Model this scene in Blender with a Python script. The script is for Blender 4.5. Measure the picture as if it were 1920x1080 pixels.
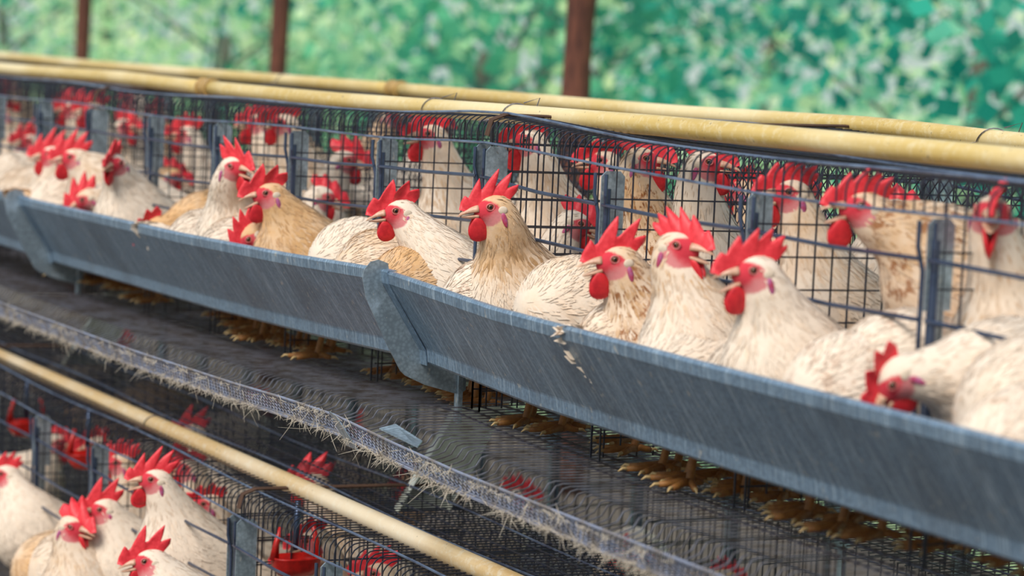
import bpy, math
import numpy as np
from mathutils import Matrix, Vector

for o in list(bpy.data.objects): bpy.data.objects.remove(o)
scene = bpy.context.scene
COL = scene.collection

# ------------------------------------------------------------------ camera
cam_d = bpy.data.cameras.new('camera')
cam = bpy.data.objects.new('camera', cam_d); COL.objects.link(cam)
cam_d.sensor_fit = 'HORIZONTAL'; cam_d.sensor_width = 36.0
cam_d.lens = 36.0 * 5000.0 / 1920.0
cam_d.clip_start = .05; cam_d.clip_end = 400
R = np.array([[0.44616882, -0.10487634, 0.8887825], [0.89382922, 0.00255955, -0.44840024], [0.04475169, 0.99448198, 0.09488353]])
M = Matrix.Identity(4)
for i in range(3):
    for j in range(3): M[i][j] = R[i, j]
M[0][3], M[1][3], M[2][3] = 3.96998, -1.93, 1.62
cam.matrix_world = M
cam_d.dof.use_dof = True
cam_d.dof.focus_distance = 4.3
cam_d.dof.aperture_fstop = 3.9
scene.camera = cam

# ------------------------------------------------------------------ world and light
world = bpy.data.worlds.new('sky'); scene.world = world; world.use_nodes = True
wn = world.node_tree; wn.nodes.clear()
tc = wn.nodes.new('ShaderNodeTexCoord'); sep = wn.nodes.new('ShaderNodeSeparateXYZ')
rmp = wn.nodes.new('ShaderNodeValToRGB'); bg = wn.nodes.new('ShaderNodeBackground'); wo = wn.nodes.new('ShaderNodeOutputWorld')
rmp.color_ramp.elements[0].position = 0.0; rmp.color_ramp.elements[0].color = (.92, .98, .93, 1)
rmp.color_ramp.elements[1].position = 0.8; rmp.color_ramp.elements[1].color = (.50, .72, 1.0, 1)
wn.links.new(tc.outputs['Generated'], sep.inputs[0]); wn.links.new(sep.outputs['Z'], rmp.inputs[0])
wn.links.new(rmp.outputs[0], bg.inputs[0]); wn.links.new(bg.outputs[0], wo.inputs[0])
bg.inputs[1].default_value = 0.62
sun_d = bpy.data.lights.new('sun', 'SUN'); sun = bpy.data.objects.new('sun', sun_d); COL.objects.link(sun)
sun_d.energy = 3.5; sun_d.angle = math.radians(28); sun_d.color = (1, .95, .87)
sun.rotation_euler = Vector((-.30, .58, -.74)).to_track_quat('-Z', 'Y').to_euler()
scene.view_settings.view_transform = 'Standard'; scene.view_settings.look = 'None'
scene.view_settings.gamma = 1.0; scene.view_settings.use_curve_mapping = False
scene.view_settings.exposure = 0.12

# ------------------------------------------------------------------ node helpers and materials
class NT:
    def __init__(s, name):
        s.m = bpy.data.materials.new(name); s.m.use_nodes = True; s.t = s.m.node_tree
        s.b = s.t.nodes['Principled BSDF']; s.out = s.t.nodes['Material Output']
    def n(s, typ, **kw):
        nd = s.t.nodes.new(typ)
        for k, v in kw.items():
            if k.startswith('i_'): nd.inputs[k[2:].replace('_', ' ')].default_value = v
            else: setattr(nd, k, v)
        return nd
    def l(s, a, b): s.t.links.new(a, b)
    def set(s, **kw):
        for k, v in kw.items(): s.b.inputs[k.replace('_', ' ')].default_value = v
    def coord(s, scale=(1, 1, 1), rot=(0, 0, 0), out='Object', rnd=False):
        c = s.n('ShaderNodeTexCoord'); mp = s.n('ShaderNodeMapping')
        mp.inputs['Scale'].default_value = scale; mp.inputs['Rotation'].default_value = rot
        src = c.outputs[out]
        if rnd:
            oi = s.n('ShaderNodeObjectInfo'); ad = s.n('ShaderNodeVectorMath', operation='MULTIPLY_ADD')
            s.l(oi.outputs['Random'], ad.inputs[0]); ad.inputs[1].default_value = (37, 19, 53); s.l(src, ad.inputs[2]); src = ad.outputs[0]
        s.l(src, mp.inputs['Vector']); return mp.outputs[0]
    def noise(s, vec, scale, detail=4, rough=.6):
        nd = s.n('ShaderNodeTexNoise'); nd.inputs['Scale'].default_value = scale
        nd.inputs['Detail'].default_value = detail; nd.inputs['Roughness'].default_value = rough
        s.l(vec, nd.inputs['Vector']); return nd.outputs['Fac']
    def ramp(s, fac, stops):
        r = s.n('ShaderNodeValToRGB'); e = r.color_ramp.elements
        while len(e) < len(stops): e.new(.5)
        for el, (p, c) in zip(e, stops): el.position = p; el.color = (*c, 1) if len(c) == 3 else c
        s.l(fac, r.inputs[0]); return r.outputs[0]
    def step(s, fac, a, b):
        r = s.n('ShaderNodeMapRange', interpolation_type='SMOOTHSTEP')
        r.inputs['From Min'].default_value = a; r.inputs['From Max'].default_value = b
        s.l(fac, r.inputs['Value']); return r.outputs[0]
    def mix(s, f, a, b):
        x = s.n('ShaderNodeMix', data_type='RGBA')
        if isinstance(f, float): x.inputs[0].default_value = f
        else: s.l(f, x.inputs[0])
        for v, k in ((a, 6), (b, 7)):
            if isinstance(v, tuple): x.inputs[k].default_value = (*v, 1)
            else: s.l(v, x.inputs[k])
        return x.outputs[2]
    def math(s, op, a, b=None, c=None):
        x = s.n('ShaderNodeMath', operation=op)
        for k, v in enumerate((a, b, c)):
            if v is None: continue
            if isinstance(v, (int, float)): x.inputs[k].default_value = v
            else: s.l(v, x.inputs[k])
        return x.outputs[0]
    def bump(s, h, strength=.3, dist=.002):
        b = s.n('ShaderNodeBump'); b.inputs['Strength'].default_value = strength; b.inputs['Distance'].default_value = dist
        s.l(h, b.inputs['Height']); s.l(b.outputs[0], s.b.inputs['Normal'])
    def base(s, c):
        if isinstance(c, tuple): s.b.inputs['Base Color'].default_value = (*c, 1)
        else: s.l(c, s.b.inputs['Base Color'])

def simple(name, col, rough=.6, metal=0., var=.25, scale=40, bump=0., col2=None):
    t = NT(name); v = t.coord(); f = t.noise(v, scale)
    c2 = col2 or tuple(x * (1 - var) for x in col)
    t.base(t.mix(t.step(f, .35, .7), col, c2)); t.set(Roughness=rough, Metallic=metal)
    if bump: t.bump(f, bump)
    return t.m

MAT = {}
MAT['wire'] = simple('dark_wire', (.028, .035, .062), .42, .35, .4, 60, 0, (.05, .045, .045))
MAT['bar'] = simple('steel_bar', (.075, .105, .18), .32, .65, .4, 30)
MAT['tray_wire'] = simple('tray_wire', (.22, .22, .27), .45, .5, .5, 25, 0, (.10, .08, .075))
MAT['rust_rod'] = simple('rust_rod', (.10, .05, .03), .8, .1)
MAT['lip'] = simple('egg_guard_metal', (.30, .33, .44), .5, .4, .5, 30, 0, (.26, .22, .20))
MAT['edge'] = simple('edge_wire_steel', (.22, .29, .42), .32, .6, .4, 20, 0, (.09, .11, .18))

def galv(name, tint=(.24, .35, .48)):
    t = NT(name); v = t.coord()
    vo = t.n('ShaderNodeTexVoronoi'); vo.inputs['Scale'].default_value = 160; t.l(v, vo.inputs['Vector'])
    spang = t.mix(t.step(vo.outputs['Distance'], .1, .8), tint, tuple(x * .72 for x in tint))
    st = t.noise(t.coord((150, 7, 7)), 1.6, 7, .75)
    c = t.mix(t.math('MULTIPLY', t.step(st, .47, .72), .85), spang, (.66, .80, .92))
    big = t.noise(v, 5, 4); c = t.mix(t.math('MULTIPLY', t.step(big, .45, .7), .45), c, (.13, .16, .20))
    s1 = t.noise(t.coord((22, 22, 9), (0, .5, 0)), 3.2, 5, .65)
    s2 = t.noise(v, 90, 3)
    spl = t.math('MULTIPLY', t.step(s1, .615, .66), t.step(s2, .42, .56))
    c = t.mix(t.math('MULTIPLY', spl, .8), c, (.60, .59, .55))
    br = t.noise(t.coord((30, 30, 12)), 4.1, 4); c = t.mix(t.math('MULTIPLY', t.step(br, .70, .74), .7), c, (.16, .10, .05))
    t.base(c); t.set(Roughness=.42, Metallic=.55); t.bump(s2, .12, .001)
    return t.m
MAT['galv'] = galv('galvanised_sheet'); MAT['plate'] = galv('galvanised_plate', (.34, .42, .48)); MAT['arm'] = simple('support_steel', (.80, .84, .77), .5, .1, .3, 30, 0, (.58, .60, .50))

def pvc(name, a, b, dust):
    t = NT(name); v = t.coord((3, 40, 40)); f = t.noise(v, 1.5, 5)
    c = t.mix(t.step(f, .3, .75), a, b)
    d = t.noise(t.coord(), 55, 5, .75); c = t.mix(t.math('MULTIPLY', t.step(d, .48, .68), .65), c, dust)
    w = t.noise(t.coord((1, 1, 1)), 1.3, 2); c = t.mix(t.math('MULTIPLY', t.step(w, .45, .62), .6), c, tuple(min(1, x * 1.15 + .04) for x in dust))  # brighter-lit stretches of pipe painted in as broad pale patches of the dust tone
    g = t.noise(t.coord(), 120, 2); c = t.mix(t.math('MULTIPLY', t.step(g, .70, .73), .7), c, (.12, .09, .06))
    t.base(c); t.set(Roughness=.38); return t.m
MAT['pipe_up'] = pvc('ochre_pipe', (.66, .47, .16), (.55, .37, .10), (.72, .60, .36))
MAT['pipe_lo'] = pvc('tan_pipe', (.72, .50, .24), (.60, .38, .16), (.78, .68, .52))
MAT['coupling'] = simple('pipe_coupling', (.50, .30, .09), .45, 0, .3)
MAT['cup'] = simple('red_plastic', (.55, .012, .008), .35, 0, .4, 60)
MAT['comb'] = None

def skin(name, a, b, sss=.15, rough=.5):
    t = NT(name); v = t.coord(rnd=True); f = t.noise(v, 120, 4); g = t.noise(v, 900, 2)
    t.base(t.mix(t.step(f, .3, .7), a, b)); t.set(Roughness=rough)
    t.b.inputs['Subsurface Weight'].default_value = sss; t.b.inputs['Subsurface Radius'].default_value = (.006, .002, .002)
    t.b.inputs['Subsurface Scale'].default_value = .5
    t.bump(g, .25, .0008); return t.m
MAT['comb'] = skin('comb_red', (.82, .045, .060), (.66, .018, .030))
MAT['wattle'] = skin('wattle_red', (.72, .022, .032), (.54, .010, .020))
MAT['lobe'] = skin('earlobe', (.46, .035, .075), (.42, .13, .30))
MAT['beak'] = skin('beak_horn', (.66, .40, .27), (.50, .26, .17), .1, .4)
MAT['lid'] = skin('eyelid', (.62, .13, .12), (.55, .17, .16))
MAT['leg'] = skin('leg_scales', (.34, .145, .032), (.22, .085, .02), .05, .6)
MAT['claw'] = simple('claw', (.55, .38, .17), .5)
MAT['tuft'] = simple('ear_tuft', (.74, .60, .46), .9)
t = NT('eye'); a = t.n('ShaderNodeAttribute', attribute_name='ec'); t.l(a.outputs['Color'], t.b.inputs['Base Color']); t.set(Roughness=.12); MAT['eye'] = t.m

def feather_mat(name, face):
    t = NT(name)
    oi = t.n('ShaderNodeObjectInfo'); sx = t.n('ShaderNodeSeparateColor'); t.l(oi.outputs['Color'], sx.inputs[0])
    nk = t.n('ShaderNodeAttribute', attribute_name='nk').outputs['Fac']
    v = t.coord(rnd=True); n1 = t.noise(v, 13, 4); n2 = t.noise(v, 38, 4, .65); n3 = t.noise(v, 170, 3)
    amt = t.math('MULTIPLY_ADD', nk, t.math('SUBTRACT', sx.outputs[0], sx.outputs[1]), sx.outputs[1])
    th = t.math('ADD', t.math('MULTIPLY_ADD', n1, 1.1, -.80), amt)
    c = t.mix(t.step(th, .05, .85), (.80, .66, .53), (.64, .37, .165))
    rs = t.math('MULTIPLY', t.step(t.math('MULTIPLY_ADD', n1, .35, n2), .70, .82), sx.outputs[2])
    c = t.mix(rs, c, (.30, .11, .035))
    c = t.mix(t.math('MULTIPLY', t.step(n3, .45, .75), .22), c, (.62, .50, .38))
    if not face:
        rd = t.n('ShaderNodeAttribute', attribute_name='rnd').outputs['Fac']
        c = t.mix(t.math('MULTIPLY', t.math('MULTIPLY', t.step(rd, .45, .95), t.math('MULTIPLY_ADD', nk, .6, .3)), t.math('MINIMUM', amt, .8)), c, (.46, .25, .10))
        hs = t.n('ShaderNodeHueSaturation'); t.l(c, hs.inputs['Color']); t.l(t.math('MULTIPLY_ADD', rd, .20, .90), hs.inputs['Value']); c = hs.outputs[0]
    else:
        hl = t.n('ShaderNodeAttribute', attribute_name='hl'); sp = t.n('ShaderNodeSeparateXYZ'); t.l(hl.outputs['Vector'], sp.inputs[0])
        wob = t.math('MULTIPLY_ADD', n3, .5, -.25)
        dx = t.math('DIVIDE', t.math('SUBTRACT', sp.outputs[0], .016), .0275); dz = t.math('DIVIDE', t.math('ADD', sp.outputs[2], .006), .0215)
        e = t.math('ADD', t.math('ADD', t.math('MULTIPLY', dx, dx), t.math('MULTIPLY', dz, dz)), wob)
        msk = t.math('SUBTRACT', 1., t.step(e, .75, 1.1))
        ck = t.math('ADD', t.math('MULTIPLY', sp.outputs[0], -30.), t.math('MULTIPLY', sp.outputs[2], -34.)); sk = t.mix(t.step(t.math('ADD', ck, n2), .25, .95), (.60, .040, .060), (.60, .20, .20))
        c = t.mix(msk, c, sk)
    t.base(c); t.set(Roughness=.85); t.b.inputs['Sheen Weight'].default_value = .15
    t.b.inputs['Specular IOR Level'].default_value = .2
    t.bump(n3, .3, .002)
    return t.m
MAT['body'] = feather_mat('hen_body', True); MAT['feather'] = feather_mat('hen_feathers', False)

# ------------------------------------------------------------------ object helpers
def tag(o, label=None, cat=None, group=None, kind=None):
    if label: o['label'] = label
    if cat: o['category'] = cat
    if group: o['group'] = group
    if kind: o['kind'] = kind
    return o
def empty(name, loc=(0, 0, 0)):
    o = bpy.data.objects.new(name, None); COL.objects.link(o); o.location = loc; o.empty_display_size = .05; return o
def mesh(name, V, F, smooth=False):
    me = bpy.data.meshes.new(name); me.from_pydata([tuple(map(float, v)) for v in V] if not isinstance(V, np.ndarray) else V.tolist(), [], F if isinstance(F, list) else F.tolist())
    if smooth: me.polygons.foreach_set('use_smooth', [True] * len(me.polygons))
    me.update(); return me
def obj(name, me, mat, parent=None, loc=(0, 0, 0)):
    if mat and not me.materials: me.materials.append(mat)
    o = bpy.data.objects.new(name, me); COL.objects.link(o); o.location = loc
    if parent: o.parent = parent
    return o
class MB:
    """collects boxes, tubes and sheets, built as one mesh"""
    def __init__(s): s.V = []; s.F = []; s.n = 0
    def add(s, V, F):
        s.V.append(np.asarray(V, float)); s.F += [[i + s.n for i in f] for f in F]; s.n += len(V)
    def box(s, lo, hi):
        x0, y0, z0 = lo; x1, y1, z1 = hi
        s.add([(x0, y0, z0), (x1, y0, z0), (x1, y1, z0), (x0, y1, z0), (x0, y0, z1), (x1, y0, z1), (x1, y1, z1), (x0, y1, z1)],
              [(0, 3, 2, 1), (4, 5, 6, 7), (0, 1, 5, 4), (1, 2, 6, 5), (2, 3, 7, 6), (3, 0, 4, 7)])
    def tube(s, P, r, sides=4, caps=True):
        P = np.asarray(P, float); n = len(P); rr = np.broadcast_to(np.asarray(r, float), (n,))
        T = np.gradient(P, axis=0) if n > 2 else np.repeat([P[1] - P[0]], 2, 0)
        T /= np.linalg.norm(T, axis=1)[:, None] + 1e-12
        ref = np.array([1., 0, 0]) if abs(T[:, 0]).max() < .9 else np.array([0, 0, 1.])
        if abs(T @ ref).max() > .95: ref = np.array([0, 1., 0])
        A = np.cross(T, ref); A /= np.linalg.norm(A, axis=1)[:, None] + 1e-12; B = np.cross(T, A)
        an = np.arange(sides) * 2 * np.pi / sides + np.pi / sides
        V = P[:, None] + rr[:, None, None] * (np.cos(an)[None, :, None] * A[:, None] + np.sin(an)[None, :, None] * B[:, None])
        F = [(i * sides + j, i * sides + (j + 1) % sides, (i + 1) * sides + (j + 1) % sides, (i + 1) * sides + j) for i in range(n - 1) for j in range(sides)]
        if caps: F += [tuple(range(sides - 1, -1, -1)), tuple((n - 1) * sides + j for j in range(sides))]
        s.add(V.reshape(-1, 3), F)
    def sheet(s, prof, xs, th, zf=None):
        """a (y,z) profile extruded along x as sheet metal of thickness th"""
        p = np.asarray(prof, float); d = np.gradient(p, axis=0); d /= np.linalg.norm(d, axis=1)[:, None]
        nrm = np.stack([-d[:, 1], d[:, 0]], 1); q = np.concatenate([p, (p + nrm * th)[::-1]]); k = len(q)
        V = []
        for x in xs:
            dz = zf(x) if zf else 0
            V += [(x, y, z + dz) for y, z in q]
        F = [(i * k + j, i * k + (j + 1) % k, (i + 1) * k + (j + 1) % k, (i + 1) * k + j) for i in range(len(xs) - 1) for j in range(k)]
        h = len(p)
        for b in (0, (len(xs) - 1) * k):
            F += [(b + j, b + j + 1, b + k - 2 - j, b + k - 1 - j) for j in range(h - 1)]
        s.add(V, F)
    def prism(s, poly, x0, x1):
        n = len(poly); V = [(x0, y, z) for y, z in poly] + [(x1, y, z) for y, z in poly]
        F = [tuple(range(n - 1, -1, -1)), tuple(range(n, 2 * n))] + [(i, (i + 1) % n, n + (i + 1) % n, n + i) for i in range(n)]
        s.add(V, F)
    def build(s, name, mat, parent=None, smooth=False, zf=None, loc=(0, 0, 0)):
        V = np.concatenate(s.V)
        if zf is not None: V[:, 2] += zf(V[:, 0])
        V = V - np.asarray(loc, float)
        return obj(name, mesh(name, V, s.F, smooth), mat, parent, loc)
def up_sag(x):
    return np.interp(x, [-8, -4, -2, -1, -.42, -.03, .05, .4, 1., 2.2], [-.025, -.025, -.02, -.010, .003, .016, .014, .0, -.003, -.003])
# ------------------------------------------------------------------ the setting
def ground():
    t = NT('shed_ground'); v = t.coord(); f = t.noise(v, 1.2, 6, .65); g = t.noise(v, 14, 5)
    c = t.mix(t.step(f, .35, .65), (.075, .055, .042), (.13, .10, .075)); c = t.mix(t.math('MULTIPLY', t.step(g, .55, .7), .6), c, (.05, .035, .028))
    t.base(c); t.set(Roughness=.95); t.bump(g, .6, .01)
    m = MB(); m.box((-60, -6, -.05), (12, 3.2, 0)); tag(m.build('floor', t.m), 'dark earth floor of the poultry shed', None, None, 'structure')
    t = NT('grass_ground'); v = t.coord(); f = t.noise(v, .8, 6, .7); g = t.noise(v, 9, 4)
    c = t.mix(t.step(f, .35, .6), (.26, .46, .22), (.70, .78, .40)); c = t.mix(t.math('MULTIPLY', t.step(g, .5, .65), .5), c, (.20, .36, .20))
    t.base(c); t.set(Roughness=.9)
    m = MB(); m.box((-60, 3.2, -.06), (12, 40, -.01)); tag(m.build('floor', t.m), 'grassy yard beyond the shed posts', None, None, 'structure')
ground()

bark = NT('post_wood'); v = bark.coord((10, 10, 2)); f = bark.noise(v, 4, 6, .7)
bark.base(bark.mix(bark.step(f, .3, .7), (.055, .018, .012), (.19, .062, .035))); bark.set(Roughness=.85); bark.bump(f, .6, .01)
rp = np.random.RandomState(3)
for k, (x, r, lab) in enumerate([(-4.33, .056, 'thick crooked reddish-brown timber post right of centre'), (-7.23, .042, 'dark brown timber post left of centre'), (-10.15, .042, 'dark brown timber post nearest the left edge'), (-1.4, .055, 'brown timber post beyond the right edge')]):
    z = np.linspace(0, 3.2, 26); wob = .018 if k == 0 else .006
    P = np.stack([x + wob * np.sin(z * 3.1 + k) , 2.5 + wob * np.cos(z * 2.3 + k), z], 1)
    rr = r * (1 + .12 * np.sin(z * 7 + k) * (1 if k == 0 else .3)); 
    m = MB(); m.tube(P, rr, 14)
    tag(m.build('shed_post', bark.m, None, True, loc=(x, 2.5, 0)), lab, 'post', 'timber posts along the far side of the shed')

# shade net hung behind the posts
t = NT('shade_net'); v = t.coord(); n1 = t.noise(v, 1.1, 4); n2 = t.noise(v, 6, 3)
c = t.mix(t.step(n1, .35, .65), (.03, .66, .56), (.18, .84, .70))
dif = t.n('ShaderNodeBsdfDiffuse'); trl = t.n('ShaderNodeBsdfTranslucent'); trp = t.n('ShaderNodeBsdfTransparent')
t.l(c, dif.inputs[0]); t.l(c, trl.inputs[0])
m1 = t.n('ShaderNodeMixShader'); m1.inputs[0].default_value = .65; t.l(dif.outputs[0], m1.inputs[1]); t.l(trl.outputs[0], m1.inputs[2])
m2 = t.n('ShaderNodeMixShader'); t.l(t.math('MULTIPLY_ADD', n2, .34, .0), m2.inputs[0]); t.l(trp.outputs[0], m2.inputs[1]); t.l(m1.outputs[0], m2.inputs[2])
t.l(m2.outputs[0], t.out.inputs[0])
xs = np.linspace(-42, 3, 240); zs = np.linspace(.35, 3.1, 8)
V = np.array([(x, 2.66 + .02 * math.sin(x * 2.1 + z) + .015 * math.sin(x * 5.3), z) for x in xs for z in zs])
F = [(i * 8 + j, (i + 1) * 8 + j, (i + 1) * 8 + j + 1, i * 8 + j + 1) for i in range(239) for j in range(7)]
o = obj('shade_net', mesh('shade_net', V, F, True), t.m)
tag(o, 'turquoise shade netting hung along the far side of the shed', 'netting')

# trees beyond the net
def leaf_mat(name, a, b, c3):
    t = NT(name); at = t.n('ShaderNodeAttribute', attribute_name='rnd').outputs['Fac']
    col = t.ramp(at, [(0, a), (.55, b), (1, c3)])
    d = t.n('ShaderNodeBsdfDiffuse'); r = t.n('ShaderNodeBsdfTranslucent'); t.l(col, d.inputs[0]); t.l(col, r.inputs[0])
    mx = t.n('ShaderNodeMixShader'); mx.inputs[0].default_value = .45; t.l(d.outputs[0], mx.inputs[1]); t.l(r.outputs[0], mx.inputs[2]); t.l(mx.outputs[0], t.out.inputs[0])
    return t.m
LM = [leaf_mat('leaf_teal', (.005, .13, .10), (.06, .46, .34), (.92, 1.0, .60)), leaf_mat('leaf_green', (.01, .16, .09), (.18, .56, .30), (1.0, 1.0, .56)),
      leaf_mat('leaf_pale', (.06, .30, .18), (.50, .74, .36), (1.0, 1.0, .68))]
def tree(x, y, rx, rz, zc, kind, label, seed, n=2300):
    r = np.random.RandomState(seed); root = empty('broadleaf_tree', (x, y, 0))
    tag(root, label, 'tree', 'trees beyond the netting')
    m = MB(); z = np.linspace(0, zc, 8); m.tube(np.stack([.08 * np.sin(z * 2 + seed), .08 * np.cos(z + seed), z], 1), np.linspace(.11, .05, 8), 8)
    for b in range(6):
        a = r.uniform(0, 6.28); z0 = zc * r.uniform(.4, .95); e = np.array([math.cos(a) * rx * .8, math.sin(a) * rx * .8, z0 + rz * r.uniform(.2, .6)])
        m.tube([(0, 0, z0), e * .5 + np.array([0, 0, z0 * .5 + .1]), e], [.022, .014, .006], 6)
    m.build('trunk', bark.m, root, True)
    cl = r.normal(size=(46, 3)); cl /= np.linalg.norm(cl, axis=1)[:, None]; cl *= r.uniform(.25, 1, (46, 1)) ** .5
    cl = cl * np.array([rx, rx, rz]) + np.array([0, 0, zc])
    tone = r.beta(.6, .6, 46)
    ci = r.randint(0, 46, n); p = cl[ci] + r.normal(size=(n, 3)) * .17 * rx * np.array([1, 1, .8]); p[:, 2] = np.maximum(p[:, 2], .1)
    d = r.normal(size=(n, 3)); d /= np.linalg.norm(d, axis=1)[:, None]; e = np.cross(d, r.normal(size=(n, 3))); e /= np.linalg.norm(e, axis=1)[:, None]
    L = r.uniform(.07, .16, (n, 1)); w = L * .42
    V = np.stack([p, p + d * L * .5 + e * w, p + d * L, p + d * L * .5 - e * w], 1).reshape(-1, 3)
    F = np.arange(n * 4).reshape(n, 4)
    me = mesh('foliage', V, F); at = me.attributes.new('rnd', 'FLOAT', 'POINT')
    at.data.foreach_set('value', np.repeat(np.clip(tone[ci] * .85 + r.uniform(-.05, .2, n), 0, 1), 4))
    o = obj('foliage', me, LM[kind], root); o['kind'] = 'stuff'
TR = [(-4.2, 5.6, 1.5, 1.5, 1.9), (-7.4, 6.6, 1.7, 1.7, 1.7), (-10.6, 5.2, 1.3, 1.4, 1.5), (-13.5, 7.0, 2.0, 1.8, 1.8), (-17.6, 6.0, 1.7, 1.6, 1.5), (-21.5, 8.0, 2.2, 2.0, 1.9),
      (-26, 6.6, 2.0, 1.8, 1.7), (-31, 9.5, 2.8, 2.4, 2.2), (-12, 10.5, 2.6, 2.4, 2.2), (-20, 13, 3, 2.6, 2.4), (-37, 8.5, 2.8, 2.4, 2.0), (-5.5, 9.0, 2.2, 2.1, 2.0)]
kinds = ['dense teal tree', 'mid green tree', 'pale yellow-green tree']
place = ['right of the thick post near the right edge', 'just right of the thick post', 'between the thick post and the middle post', 'behind the middle of the netting', 'left of the middle post',
         'near the left post', 'at the far left of the netting', 'far behind at the left', 'set back behind the thick post', 'set back behind the middle post', 'farthest left in the distance', 'set back at the right edge']
for k, a in enumerate(TR): tree(*a, [0, 0, 1, 0, 2, 1, 2, 1, 2, 1, 2, 1][k], kinds[[0, 0, 1, 0, 2, 1, 2, 1, 2, 1, 2, 1][k]] + ' ' + place[k], 20 + k)

# ------------------------------------------------------------------ cages
PITCH = .42; NC = 5; UL = PITCH * NC
def cage(x0, y0, zf, mir, sag, label, group, cups=()):
    """x0: left end, y0: front plane, zf: floor height, mir: +1 opens to -y, -1 opens to +y"""
    root = empty('battery_cage', (x0 + UL / 2, y0 + mir * .2, zf)); tag(root, label, 'cage', group)
    L = root.location; Y = lambda y: y0 + mir * y
    zt = zf + .482
    def fin(m, name, mat): return m.build(name, mat, root, False, sag, L) if False else part(m, name, mat)
    def part(m, name, mat):
        V = np.concatenate(m.V)
        if sag is not None: V[:, 2] += sag(V[:, 0])
        o = obj(name, mesh(name, V - np.array(L), m.F), mat); o.parent = root; return o
    W = .0013
    # roof wires bending over the front edge
    m = MB()
    for x in np.arange(x0 + .012, x0 + UL - .005, .0218):
        a = np.linspace(0, np.pi / 2, 5); cy = .026; cz = zt - .026
        arc = [(x, Y(cy - .026 * math.sin(t)), cz + .026 * math.cos(t)) for t in a]
        m.tube([(x, Y(.45), zt - .006)] + arc + [(x, Y(0), zt - .042)], W, 4, False)
    for y in (.05, .10, .15, .20, .25, .30, .35, .40): m.tube([(x, Y(y), zt + .002 - .006 * y / .45) for x in np.linspace(x0, x0 + UL, 12)], W * 1.1, 4)
    part(m, 'roof_mesh', MAT['wire'])
    m = MB()
    for y, z, r in ((-.002, -.042, .0021), (.035, .004, .0022), (.175, .003, .0020), (.33, .0, .0020), (.445, -.004, .0026)):
        xx = np.linspace(x0, x0 + UL, 16); m.tube([(x, Y(y), zt + z + .004 * math.sin(x * 5 + y * 30)) for x in xx], r, 6)
    part(m, 'edge_wire', MAT['edge'])
    for x in (x0 + .004, x0 + UL - .004):
        m = MB(); m.tube([(x, Y(.45), zt), (x, Y(.03), zt + .005), (x, Y(.006), zt - .004), (x, Y(-.001), zt - .03)], .0028, 6); part(m, 'end_rod', MAT['rust_rod'])
    # floor with egg tray
    m = MB(); zfl = lambda y: zf - .003 + .02 * max(y, 0)
    for x in np.arange(x0 + .012, x0 + UL - .005, .0222):
        m.tube([(x, Y(.45), zfl(.45)), (x, Y(0), zfl(0)), (x, Y(-.155), zf - .001), (x, Y(-.166), zf - .004), (x, Y(-.175), zf - .017), (x, Y(-.186), zf - .021), (x, Y(-.228), zf - .031), (x, Y(-.236), zf - .034)], .0014, 4, False)
    part(m, 'egg_tray_wires', MAT['tray_wire'])
    m = MB()
    for y in (-.035, .0, .035, .075, .12, .17, .22, .27, .32, .37, .42, .448): m.tube([(x, Y(y), zfl(y) - .003) for x in np.linspace(x0, x0 + UL, 8)], .0019, 4)
    for x in np.arange(x0, x0 + UL + .01, PITCH):
        for d in (-.014, .014): m.tube([(x + d, Y(.0), zf - .004), (x + d, Y(0), zf + .09)], .0018, 4)
    part(m, 'floor_wires', MAT['wire'])
    # expanded metal guard along the tray
    m = MB(); p = .0145; y1, z1, y2, z2 = -.236, zf - .036, -.252, zf - .006; n = int(UL / p)
    for k in range(-2, n):
        for sgn in (1, -1):
            xa = x0 + k * p; xb = xa + 2.3 * p
            if xb > x0 + UL or xa < x0: continue
            if sgn < 0: xa, xb = xb, xa
            m.tube([(xa, Y(y1), z1), (xb, Y(y2), z2)], .0011, 4, False)
    for y, z, r in ((y1, z1, .0019), (y2, z2, .0021)): m.tube([(x, Y(y), z) for x in np.linspace(x0, x0 + UL, 10)], r, 6)
    m.tube([(x, Y(y1 - .003), z1 - .004) for x in np.linspace(x0, x0 + UL, 10)], .0028, 6)
    part(m, 'egg_guard', MAT['lip'])
    # dividers, one mesh each, with their clip plate
    for k in range(NC + 1):
        x = x0 + k * PITCH + (.010 if k == 0 else -.010 if k == NC else 0); m = MB()
        for y in np.arange(.014, .45, .029): m.tube([(x, Y(y), zf), (x, Y(y), zt - .006)], W * 1.15, 4, False)
        for z in np.arange(.03, .47, .0455): m.tube([(x, Y(.0), zf + z), (x, Y(.45), zf + z - .004)], W * 1.3, 4, False)
        part(m, 'divider_panel', MAT['wire'])
        m = MB(); xx = x + (.012 if k == 0 else -.012 if k == NC else 0)
        poly = [(Y(-.006), zf + .435)] ; c = .008
        ys = (-.012, .028); z0, z1_ = zf + .322, zf + .436
        poly = [(Y(ys[0]), z0), (Y(ys[1]), z0), (Y(ys[1]), z1_ - c), (Y(ys[1] - c), z1_), (Y(ys[0] + c), z1_), (Y(ys[0]), z1_ - c)]
        m.prism(poly, xx - .001, xx + .001)
        m.prism([(Y(.004), z0 - .19), (Y(.018), z0 - .19), (Y(.018), z0), (Y(.004), z0)], xx - .001, xx + .001)
        part(m, 'clip_plate', MAT['plate'])
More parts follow.
